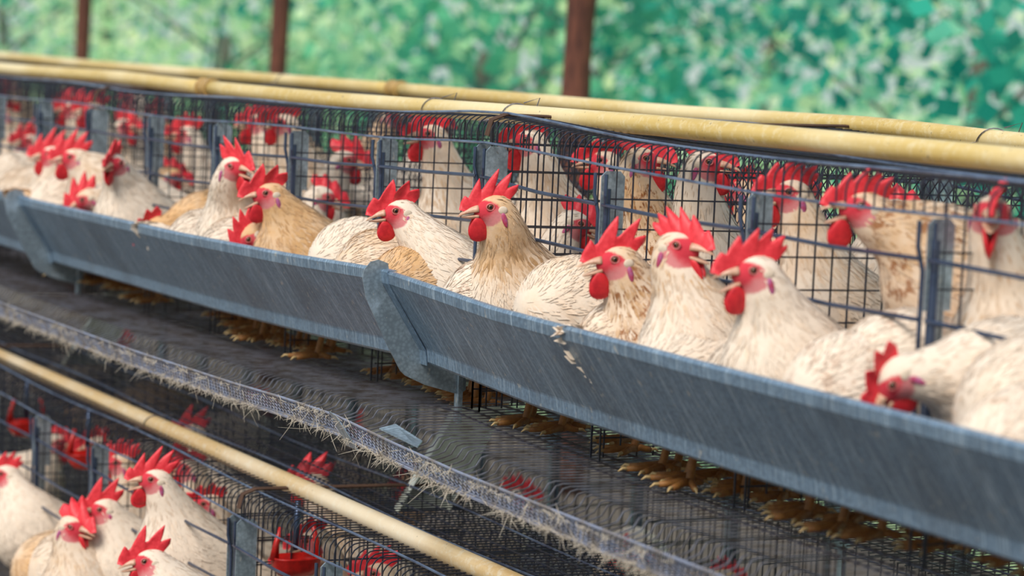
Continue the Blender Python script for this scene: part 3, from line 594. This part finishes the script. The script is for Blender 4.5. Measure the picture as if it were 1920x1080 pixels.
# ------------------------------------------------------------------ hens
def surface_nets(Fv, org, h):
    nx, ny, nz = Fv.shape; S = Fv < 0
    acc = np.zeros((nx - 1, ny - 1, nz - 1, 3), np.float32); cnt = np.zeros((nx - 1, ny - 1, nz - 1), np.float32)
    sh = (nx - 1, ny - 1, nz - 1)
    for ax in range(3):
        o1, o2 = [k for k in range(3) if k != ax]
        a = [slice(None)] * 3; b = [slice(None)] * 3; a[ax] = slice(0, -1); b[ax] = slice(1, None)
        f0 = Fv[tuple(a)]; f1 = Fv[tuple(b)]; cr = (f0 < 0) != (f1 < 0)
        tt = np.where(cr, f0 / np.where(cr, f0 - f1, 1), 0)
        for d1 in (0, 1):
            for d2 in (0, 1):
                sl = [slice(None)] * 3; sl[o1] = slice(d1, sh[o1] + d1); sl[o2] = slice(d2, sh[o2] + d2)
                c = cr[tuple(sl)]; t_ = tt[tuple(sl)]
                cnt += c; acc[..., ax] += t_ * c; acc[..., o1] += d1 * c; acc[..., o2] += d2 * c
    act = cnt > 0; idx = -np.ones(sh, np.int64); idx[act] = np.arange(act.sum())
    base = np.argwhere(act); P = (base + acc[act] / cnt[act][:, None]) * h + org
    quads = []
    for ax in range(3):
        o1, o2 = [(1, 2), (2, 0), (0, 1)][ax]
        a = [slice(None)] * 3; b = [slice(None)] * 3; a[ax] = slice(0, -1); b[ax] = slice(1, None)
        s0 = S[tuple(a)]; s1 = S[tuple(b)]; e = np.argwhere(s0 != s1)
        e = e[(e[:, o1] > 0) & (e[:, o2] > 0) & (e[:, o1] < Fv.shape[o1] - 1) & (e[:, o2] < Fv.shape[o2] - 1)]
        flip = s0[tuple(e.T)]
        def c(d1, d2):
            q = e.copy(); q[:, o1] -= d1; q[:, o2] -= d2; return idx[tuple(q.T)]
        q = np.stack([c(1, 1), c(0, 1), c(0, 0), c(1, 0)], 1); q[~flip] = q[~flip][:, ::-1]; quads.append(q)
    return P, np.concatenate(quads)
def smin(a, b, k):
    h = np.clip(.5 + .5 * (b - a) / k, 0, 1); return b * (1 - h) + a * h - k * h * (1 - h)
def nrm(v): v = np.asarray(v, float); return v / (np.linalg.norm(v) + 1e-12)

# shared head parts, head frame: x to the beak, y to the left, z up
def comb_mesh(kind):
    spikes = [
        [(.06, .010, .07), (.24, .026, .09), (.46, .036, .10), (.68, .030, .10), (.90, .016, .10)],
        [(.10, .016, .09), (.36, .040, .12), (.66, .036, .12), (.90, .016, .12)],
        [(.08, .010, .08), (.26, .019, .09), (.44, .023, .09), (.62, .022, .09), (.80, .018, .09), (.94, .010, .08)],
        [(.10, .012, .09), (.34, .028, .12), (.60, .020, .12), (.85, .010, .12)],
        [(.12, .010, .12), (.36, .013, .12), (.60, .014, .12), (.84, .012, .12)],
        [(.12, .018, .10), (.36, .030, .12), (.62, .030, .12), (.86, .020, .11)]][kind]
    flop = [.0, .003, .004, .012, .016, -.006][kind]; n = 72; nt = 7; V = []
    s = np.linspace(0, 1, n)
    bx = .045 - .073 * s; bz = -.003 + .021 * np.sin(np.clip(s * 1.25, 0, 1) * np.pi * .5) - .012 * np.clip(s - .7, 0, 1)
    hb = .004 + .020 * np.clip(np.sin(np.pi * np.clip(s * .80 + .06, 0, 1)), 0, 1) ** .7 * (1.15 if kind != 4 else .9)
    hs = np.zeros(n)
    for c, hh, w in spikes: hs = np.maximum(hs, hh * np.clip(1 - np.abs(s - c) / w, 0, 1) ** .85)
    h = hb + hs; h[0] *= .3; h[-1] = .012
    ang = np.radians(12 + 62 * s)
    for side in (1, -1):
        for j in range(nt):
            t_ = j / (nt - 1); th = (.0042 * (1 - t_) ** .6 + .0011) * np.where(hs > hb, 1, 1)
            if j == nt - 1: th = th * .25
            x = bx - np.sin(ang) * h * t_ * .75 + .012 * t_ * (1 - s); z = bz + np.cos(ang * .75) * h * t_
            y = side * th + flop * t_ * t_ * np.sin(np.pi * s) + .0018 * np.sin(s * 17) * t_
            V.append(np.stack([x, y, z], 1))
    V = np.concatenate(V); F = []
    for sd in (0, 1):
        o = sd * nt * n
        for j in range(nt - 1):
            for i in range(n - 1):
                q = (o + j * n + i, o + j * n + i + 1, o + (j + 1) * n + i + 1, o + (j + 1) * n + i); F.append(q if sd else q[::-1])
    T = (nt - 1) * n; o2 = nt * n
    for i in range(n - 1): F.append((T + i, o2 + T + i, o2 + T + i + 1, T + i + 1))
    for i in (0, n - 1):
        for j in range(nt - 1): F.append((j * n + i, (j + 1) * n + i, o2 + (j + 1) * n + i, o2 + j * n + i))
    return mesh('comb', V, F, True)
def blob_mesh(name, c, r, n=14, m_=10, taper=0.):
    V = []; F = []
    for j in range(m_ + 1):
        a = math.pi * j / m_
        for i in range(n):
            b = 2 * math.pi * i / n; zz = math.cos(a); k = 1 - taper * zz
            V.append((c[0] + r[0] * k * math.sin(a) * math.cos(b), c[1] + r[1] * math.sin(a) * math.sin(b), c[2] + r[2] * zz))
    for j in range(m_):
        for i in range(n): F.append((j * n + i, (j + 1) * n + i, (j + 1) * n + (i + 1) % n, j * n + (i + 1) % n))
    return mesh(name, V, F, True)
def beak_mesh(op):
    m = MB(); n = 12
    def mand(up):
        R_ = []; K = 9
        for k in range(K):
            t_ = k / (K - 1); L = .0325 if up else .028
            x = .024 + L * t_; r = (.0120 * (1 - t_) ** .62 + .0006)
            w = r * (1.0 if up else .92); hz = r * (.85 if up else .55)
            z = -.002 - (.0085 * t_ ** 2.2 if up else .0065 + .002 * t_) ; R_.append((x, w, hz, z))
        V = []
        for x, w, hz, z in R_:
            for i in range(n):
                b = 2 * math.pi * i / n; V.append([x, w * math.cos(b), z + hz * (math.sin(b) if (math.sin(b) > 0) == up else .25 * math.sin(b))])
        V = np.array(V); a = (-.10 if up else .52) * op; piv = np.array([.014, 0, -.006]); d = V - piv
        V = piv + np.stack([d[:, 0] * math.cos(a) + d[:, 2] * math.sin(a), d[:, 1], -d[:, 0] * math.sin(a) + d[:, 2] * math.cos(a)], 1)
        F = [(k * n + i, k * n + (i + 1) % n, (k + 1) * n + (i + 1) % n, (k + 1) * n + i) for k in range(K - 1) for i in range(n)] + [tuple(range(n - 1, -1, -1)), tuple((K - 1) * n + i for i in range(n))]
        m.add(V, F)
    mand(True); mand(False)
    return mesh('beak', np.concatenate(m.V), m.F, True)
def eye_mesh(s):
    V = []; F = []; C = []; n = 16; rings = [0, .52, .56, .86, .92, 1.25, 1.6]
    for a in rings:
        for i in range(n):
            b = 2 * math.pi * i / n; V.append((.0046 * math.sin(a) * math.cos(b), s * .0046 * math.cos(a), .0046 * math.sin(a) * math.sin(b)))
            C.append((.004, .003, .003, 1) if a < .54 else (.20, .085, .035, 1) if a < .88 else (.03, .015, .01, 1))
    for j in range(len(rings) - 1):
        for i in range(n):
            q = (j * n + i, j * n + (i + 1) % n, (j + 1) * n + (i + 1) % n, (j + 1) * n + i); F.append(q if s < 0 else q[::-1])
    me = mesh('eye', V, F, True); at = me.attributes.new('ec', 'FLOAT_COLOR', 'POINT'); at.data.foreach_set('color', np.array(C).ravel()); me.materials.append(MAT['eye']); return me
def lid_mesh():
    V = []; F = []; n = 18; k = 8
    for i in range(n):
        b = 2 * math.pi * i / n; c = np.array([.0062 * math.cos(b), 0, .0052 * math.sin(b)])
        for j in range(k):
            a = 2 * math.pi * j / k; d = np.array([math.cos(b), 0, math.sin(b)]); V.append(c + .0013 * (math.cos(a) * d + math.sin(a) * np.array([0, 1, 0])))
    for i in range(n):
        for j in range(k): F.append((i * k + j, ((i + 1) % n) * k + j, ((i + 1) % n) * k + (j + 1) % k, i * k + (j + 1) % k))
    return mesh('eyelid', V, F, True)
def leg_mesh():
    m = MB(); h = .085
    m.tube([(-.012, 0, h), (-.006, 0, .045), (.0, 0, .016), (.003, 0, .007)], [.0080, .0058, .0064, .0085], 10)
    toes = [(.0, .056), (.62, .050), (-.62, .050), (math.pi - .25, .026)]
    for a, L in toes:
        d = np.array([math.cos(a), math.sin(a), 0]); m.tube([d * .002 + (0, 0, .009), d * L * .35 + (0, 0, .010), d * L * .7 + (0, 0, .0075), d * L + (0, 0, .0065)], [.0068, .0056, .0050, .0040], 8)
    nf = len(m.F)
    for a, L in toes:
        d = np.array([math.cos(a), math.sin(a), 0]); m.tube([d * (L - .004) + (0, 0, .007), d * (L + .007) + (0, 0, .0075), d * (L + .014) + (0, 0, .003)], [.0032, .0024, .0006], 7)
    me = mesh('leg', np.concatenate(m.V), m.F, True); me.materials.append(MAT['leg']); me.materials.append(MAT['claw'])
    me.polygons.foreach_set('material_index', [0] * nf + [1] * (len(m.F) - nf)); return me
COMB = [comb_mesh(k) for k in range(6)]
WAT = {s: blob_mesh('wattle', (0, 0, -.017), (.0150, .0036, .0190), taper=.30) for s in (1, -1)}
LOBE = blob_mesh('earlobe', (0, 0, 0), (.0042, .0024, .0120), taper=-.2); TUFT = blob_mesh('ear_tuft', (0, 0, 0), (.0074, .0016, .0064))
BEAK = {}; EYE = {1: eye_mesh(1), -1: eye_mesh(-1)}; LID = lid_mesh(); LEG = leg_mesh()
for me, k in [(c, 'comb') for c in COMB] + [(WAT[1], 'wattle'), (WAT[-1], 'wattle'), (LOBE, 'lobe'), (TUFT, 'tuft'), (LID, 'lid')]: me.materials.append(MAT[k])
FLOOR = {'u': .988, 'l': .290, 'r': .988, 'q': .290, 'v': .960}

def hen(ix, spec):
    lab, gi, E, hy, hp, N, by, bp, op, comb, col, tier = spec
    rng = np.random.RandomState(100 + ix); E = np.array(E); N = np.array(N); fz = FLOOR[tier]
    a, p = math.radians(by), math.radians(bp); f = np.array([math.sin(a) * math.cos(p), -math.cos(a) * math.cos(p), math.sin(p)])
    s = np.array([math.cos(a), math.sin(a), 0]); u = np.cross(s, f); u = u if u[2] > 0 else -u
    a, p = math.radians(hy), math.radians(hp); hf = np.array([math.sin(a) * math.cos(p), -math.cos(a) * math.cos(p), math.sin(p)])
    hs = np.array([math.cos(a), math.sin(a), 0]); hu = np.cross(hs, hf); hu = hu if hu @ np.array([0, 0, 1]) > 0 or abs(hp) > 80 else -hu
    hs = np.cross(hu, hf)                         # left of the head
    sd = 1. if hs @ np.array([.889, -.448, .1]) > 0 else -1.      # the side of the head turned to the aisle end
    head = E - hf * .0075 - hu * .0045 - hs * sd * .018
    c = N - f * .105 - u * .040
    c[2] = max(c[2], fz + .142)
    base = np.array([c[0], c[1], fz])
    fh = nrm([f[0], f[1], 0]); feet = [base + s * sg * .042 + fh * (.0 - (.05 if hp < -60 else 0) + .03 * rng.uniform(-1, 1)) for sg in (-1, 1)]
    rim = 1.086 + float(up_sag(c[0])) if tier == 'u' else None      # breasts press against the inside of the trough
    # primitives: ellipsoid (c, axes, radii, flow) and capsule (a, b, ra, rb, flow)
    ell = [(c, (f, s, u), (.150, .080, .092), -f), (c + f * .075 - u * .012, (f, s, u), (.075, .072, .078), -f * .7 - u * .7)]
    fw = nrm(f - .12 * u)
    for sg in (-1, 1):
        s2 = nrm(s * sg + u * .22); ell.append((c + s * sg * .066 - f * .025 + u * .022, (fw, s2, np.cross(fw, s2)), (.118, .020, .056), -f))
    ft = nrm(f - u * .75); ut = np.cross(s, ft); ut = ut if ut[2] > 0 else -ut
    ell.append((c - f * .165 + u * .055, (ft, s, ut), (.085, .020, .042), -ft))
    cap = []
    for sg, ftp in zip((-1, 1), feet): cap.append((c - f * .02 + s * sg * .040 - u * .045, ftp + np.array([0, 0, .078]), .040, .0125, np.array([0, 0, -1.])))
    d = np.linalg.norm(head - N); P0 = N - f * .035 - u * .01
    P1 = N + (f * .45 + np.array([0, 0, 1.]) * .35 * np.sign(E[2] - N[2] + .02)) * d * .45; P2 = head - (hf * .55 + hu * .85) * d * .35; P3 = head - hf * .010 - hu * .003
    tt = np.linspace(0, 1, 8); B = ((1 - tt) ** 3)[:, None] * P0 + (3 * tt * (1 - tt) ** 2)[:, None] * P1 + (3 * tt ** 2 * (1 - tt))[:, None] * P2 + (tt ** 3)[:, None] * P3
    rr = .0215 + .038 * (1 - tt) ** 1.25
    for k in range(7): cap.append((B[k], B[k + 1], rr[k], rr[k + 1], nrm(B[k] - B[k + 1])))
    nneck = len(cap) - 7
    hc = [(head - hf * .002, (hf, hs, hu), (.0275, .0185, .0205), -hf)]
    cap.append((head + hf * .006 - hu * .003, head + hf * .022 - hu * .005, .0165, .0085, -hf))
    def sdf(Pt):
        X, Y_, Z = Pt; D = None
        def el(cc, ax, r):
            dx, dy, dz = X - cc[0], Y_ - cc[1], Z - cc[2]
            q = [(dx * e[0] + dy * e[1] + dz * e[2]) for e in ax]
            k0 = np.sqrt(sum((q[i] / r[i]) ** 2 for i in range(3))) + 1e-6; k1 = np.sqrt(sum((q[i] / r[i] ** 2) ** 2 for i in range(3))) + 1e-6
            return k0 * (k0 - 1) / k1
        def cp(a_, b_, ra, rb):
            ba = b_ - a_; L2 = ba @ ba; dx, dy, dz = X - a_[0], Y_ - a_[1], Z - a_[2]
            t_ = np.clip((dx * ba[0] + dy * ba[1] + dz * ba[2]) / L2, 0, 1)
            return np.sqrt((dx - ba[0] * t_) ** 2 + (dy - ba[1] * t_) ** 2 + (dz - ba[2] * t_) ** 2) - (ra + (rb - ra) * t_)
        ds = [el(*e[:3]) for e in ell] + [cp(*q[:4]) for q in cap[:nneck]]
        dn = [cp(*q[:4]) for q in cap[nneck:]] + [el(*e[:3]) for e in hc]
        D = ds[0]
        for k, q in enumerate(ds[1:]): D = smin(D, q, .010 if k in (1, 2) else .030)
        N_ = dn[0]
        for q in dn[1:]: N_ = smin(N_, q, .012)
        D = smin(D, N_, .030)
        if rim is not None: D = np.maximum(D, -.832 * (Y_ + .080) - .555 * (Z - rim))
        return D, ds, dn
    pts = np.concatenate([[e[0] + sg * e[1][k] * e[2][k] for e in ell + hc for k in range(3) for sg in (-1, 1)], [q for e in cap for q in (e[0] - e[2], e[0] + e[2], e[1] - e[3], e[1] + e[3])]])
    lo = pts.min(0) - .02; hi = pts.max(0) + .02; h = .0062 if tier in 'ul' else .009
    g = [np.arange(lo[k], hi[k] + h, h, dtype=np.float32) for k in range(3)]
    G = np.meshgrid(*g, indexing='ij', sparse=True); Fv, _, _ = sdf(G)
    V, Q = surface_nets(Fv.astype(np.float32), lo, h)
    # normals, feather flow and neck weight on the vertices
    def ev(P): return sdf((P[:, 0], P[:, 1], P[:, 2]))
    D0, ds, dn = ev(V); e = .002
    Nn = np.stack([ev(V + np.eye(3)[k] * e)[0] - D0 for k in range(3)], 1); Nn /= np.linalg.norm(Nn, axis=1)[:, None] + 1e-9
    w = np.exp(-np.clip(np.stack(ds + dn, 1), 0, 1) / .012) + 1e-5
    flow = np.stack([q[3] for q in ell] + [q[4] for q in cap[:nneck]] + [q[4] for q in cap[nneck:]] + [q[3] for q in hc]); nb_ = len(ell) + nneck
    T = w @ flow; T -= (T * Nn).sum(1)[:, None] * Nn; T /= np.linalg.norm(T, axis=1)[:, None] + 1e-9
    nkw = w[:, nb_:].sum(1) / w.sum(1)
    hl = (V - head) @ np.stack([hf, hs, hu], 1)
    root = empty('hen', base); tag(root, lab, 'hen', HG[gi])
    def put(o): o.color = (*col, 1); return o
    me = mesh('body', V - base, Q, True)
    me.attributes.new('nk', 'FLOAT', 'POINT').data.foreach_set('value', nkw.astype(np.float32))
    me.attributes.new('hl', 'FLOAT_VECTOR', 'POINT').data.foreach_set('vector', hl.astype(np.float32).ravel())
    put(obj('body', me, MAT['body'], root))
    # feathers: small curved lens-shaped vanes lying along the flow
    dens = 4600 if (tier == 'u' and N[1] < .05) else 3200 if tier in 'ul' else 700
    near = np.linalg.norm(hl - np.array([.016, 0, -.006]), axis=1) < (.031 if hp > -30 else .042)
    ok = np.where(~near & (V[:, 2] > fz + .07))[0]
    if rim is not None: ok = ok[.832 * (V[ok, 1] + .080) + .555 * (V[ok, 2] - rim) > .004]
    sel = rng.choice(ok, dens); n = len(sel)
    hd = np.clip(1 - np.linalg.norm(hl[sel], axis=1) / .09, 0, 1)
    p = V[sel] + rng.normal(size=(n, 3)) * .004; nn = Nn[sel]; p -= (ev(p)[0])[:, None] * nn
    tv = T[sel] + rng.normal(size=(n, 3)) * .13; tv -= (tv * nn).sum(1)[:, None] * nn; tv /= np.linalg.norm(tv, axis=1)[:, None] + 1e-9
    bv = np.cross(nn, tv); nk = nkw[sel]; L = (.030 * (1 - nk) + .024 * nk) * (1 - .65 * hd) * rng.uniform(.7, 1.3, n); wd = L * (.17 * (1 - nk) + .085 * nk)
    lift = rng.uniform(.0, .035, n); L_, W_ = L[:, None], wd[:, None]; lf = (lift * L)[:, None]; off = -.0006
    def onb(q, hgt): return q - (ev(q)[0])[:, None] * nn + nn * hgt
    V4 = np.stack([p - nn * .001, onb(p + tv * L_ * .55 - bv * W_, .0004 + lf * .6), onb(p + tv * L_, .0006 + lf), onb(p + tv * L_ * .55 + bv * W_, .0004 + lf * .6)], 1)
    fm = mesh('feathers', (V4.reshape(-1, 3) - base), np.arange(n * 4).reshape(n, 4), True)
    fm.attributes.new('nk', 'FLOAT', 'POINT').data.foreach_set('value', np.repeat(nk, 4).astype(np.float32))
    fm.attributes.new('rnd', 'FLOAT', 'POINT').data.foreach_set('value', np.repeat(rng.uniform(0, 1, n), 4).astype(np.float32))
    lat = np.zeros((n, 4, 3)); lat[:, 1] = -bv; lat[:, 3] = bv
    cn = (nn[:, None] + .06 * lat).reshape(-1, 3); cn /= np.linalg.norm(cn, axis=1)[:, None]
    fm.normals_split_custom_set_from_vertices(cn.tolist())
    o = put(obj('feathers', fm, MAT['feather'], root)); o['kind'] = 'stuff'
    # head parts
    Mh = Matrix.Identity(4)
    for i in range(3): Mh[i][0], Mh[i][1], Mh[i][2], Mh[i][3] = hf[i], hs[i], hu[i], head[i] - base[i]
    def hp_(name, me_, loc=(0, 0, 0), rot=None, sc=1.):
        o = bpy.data.objects.new(name, me_); COL.objects.link(o); o.parent = root
        L_ = Matrix.Translation(loc)
        if rot is not None: L_ = L_ @ rot
        o.matrix_local = Mh @ L_ @ Matrix.Scale(sc, 4); return o
    xs_ = np.linspace(.008, .03, 45)
    def surf(x_, z_, sg):
        q = head + hf * x_ + hu * z_ + hs * sg * xs_[:, None]; return float(np.interp(0, ev(q)[0], xs_))
    hp_('comb', COMB[comb], sc=rng.uniform(.94, 1.08))
    key = round(op, 1)
    if key not in BEAK: BEAK[key] = beak_mesh(key); BEAK[key].materials.append(MAT['beak'])
    hp_('beak', BEAK[key])
    for sg in (1, -1):
        hp_('wattle', WAT[sg], (.0265, sg * .0080, -.0135 - .006 * op), Matrix.Rotation(sg * -.22, 4, 'X') @ Matrix.Rotation(math.radians(-hp * .7) + .1, 4, 'Y'), rng.uniform(.9, 1.1))
        ye = surf(.0075, .0045, sg); eo = hp_('eye', EYE[sg], (.0075, sg * (ye - .0016), .0045), None, 1.05)
        li = bpy.data.objects.new('eyelid', LID); COL.objects.link(li); li.parent = eo; li.matrix_local = Matrix.Scale(1 / 1.05, 4) @ Matrix.Translation((0, sg * .002, 0)) @ Matrix.Rotation(sg * -.12, 4, 'Z')
        hp_('earlobe', LOBE, (-.0135, sg * surf(-.0135, -.0165, sg), -.0165), Matrix.Rotation(.25, 4, 'Y')); hp_('ear_tuft', TUFT, (-.0115, sg * (surf(-.0115, -.001, sg) - .0002), -.001))
    for sg, ftp in zip((-1, 1), feet):
        yaw = math.atan2(f[1], f[0]) + rng.uniform(-.35, .35)
        lo_ = bpy.data.objects.new('leg', LEG); COL.objects.link(lo_); lo_.parent = root; lo_.location = ftp - base; lo_.rotation_euler = (0, 0, yaw)
for ix, sp_ in enumerate(HENS): hen(ix, sp_)

# ------------------------------------------------------------------ lint and loose feathers hanging on the egg guard
r = np.random.RandomState(8); m = MB()
for k in range(600):
    x = r.uniform(-2.6, 1.3); z = .946 + float(up_sag(x)); nst = r.randint(3, 8)
    if r.rand() < .25: z += .028
    for j in range(nst):
        L = r.uniform(.004, .012) * (2.2 if r.rand() < .06 else 1); d = r.normal(size=3) * .7 + np.array([0, -.3, -.35]); q = r.normal(size=3) * .9
        p0 = np.array([x + r.normal() * .006, -.240 - r.uniform(0, .006) - (.012 if z > .965 + float(up_sag(x)) else 0), z + r.normal() * .002])
        m.tube([p0, p0 + d * L * .5 + q * L * .2, p0 + d * L + q * L * .5], [.00055, .0005, .0002], 4, False)
t = NT('lint'); f = t.noise(t.coord(), 60); t.base(t.mix(f, (.62, .55, .46), (.42, .35, .27))); t.set(Roughness=.95)
tag(m.build('feather_lint', t.m), 'pale feather lint and dust hanging on the egg guard of the upper tray', 'lint', None, 'stuff')
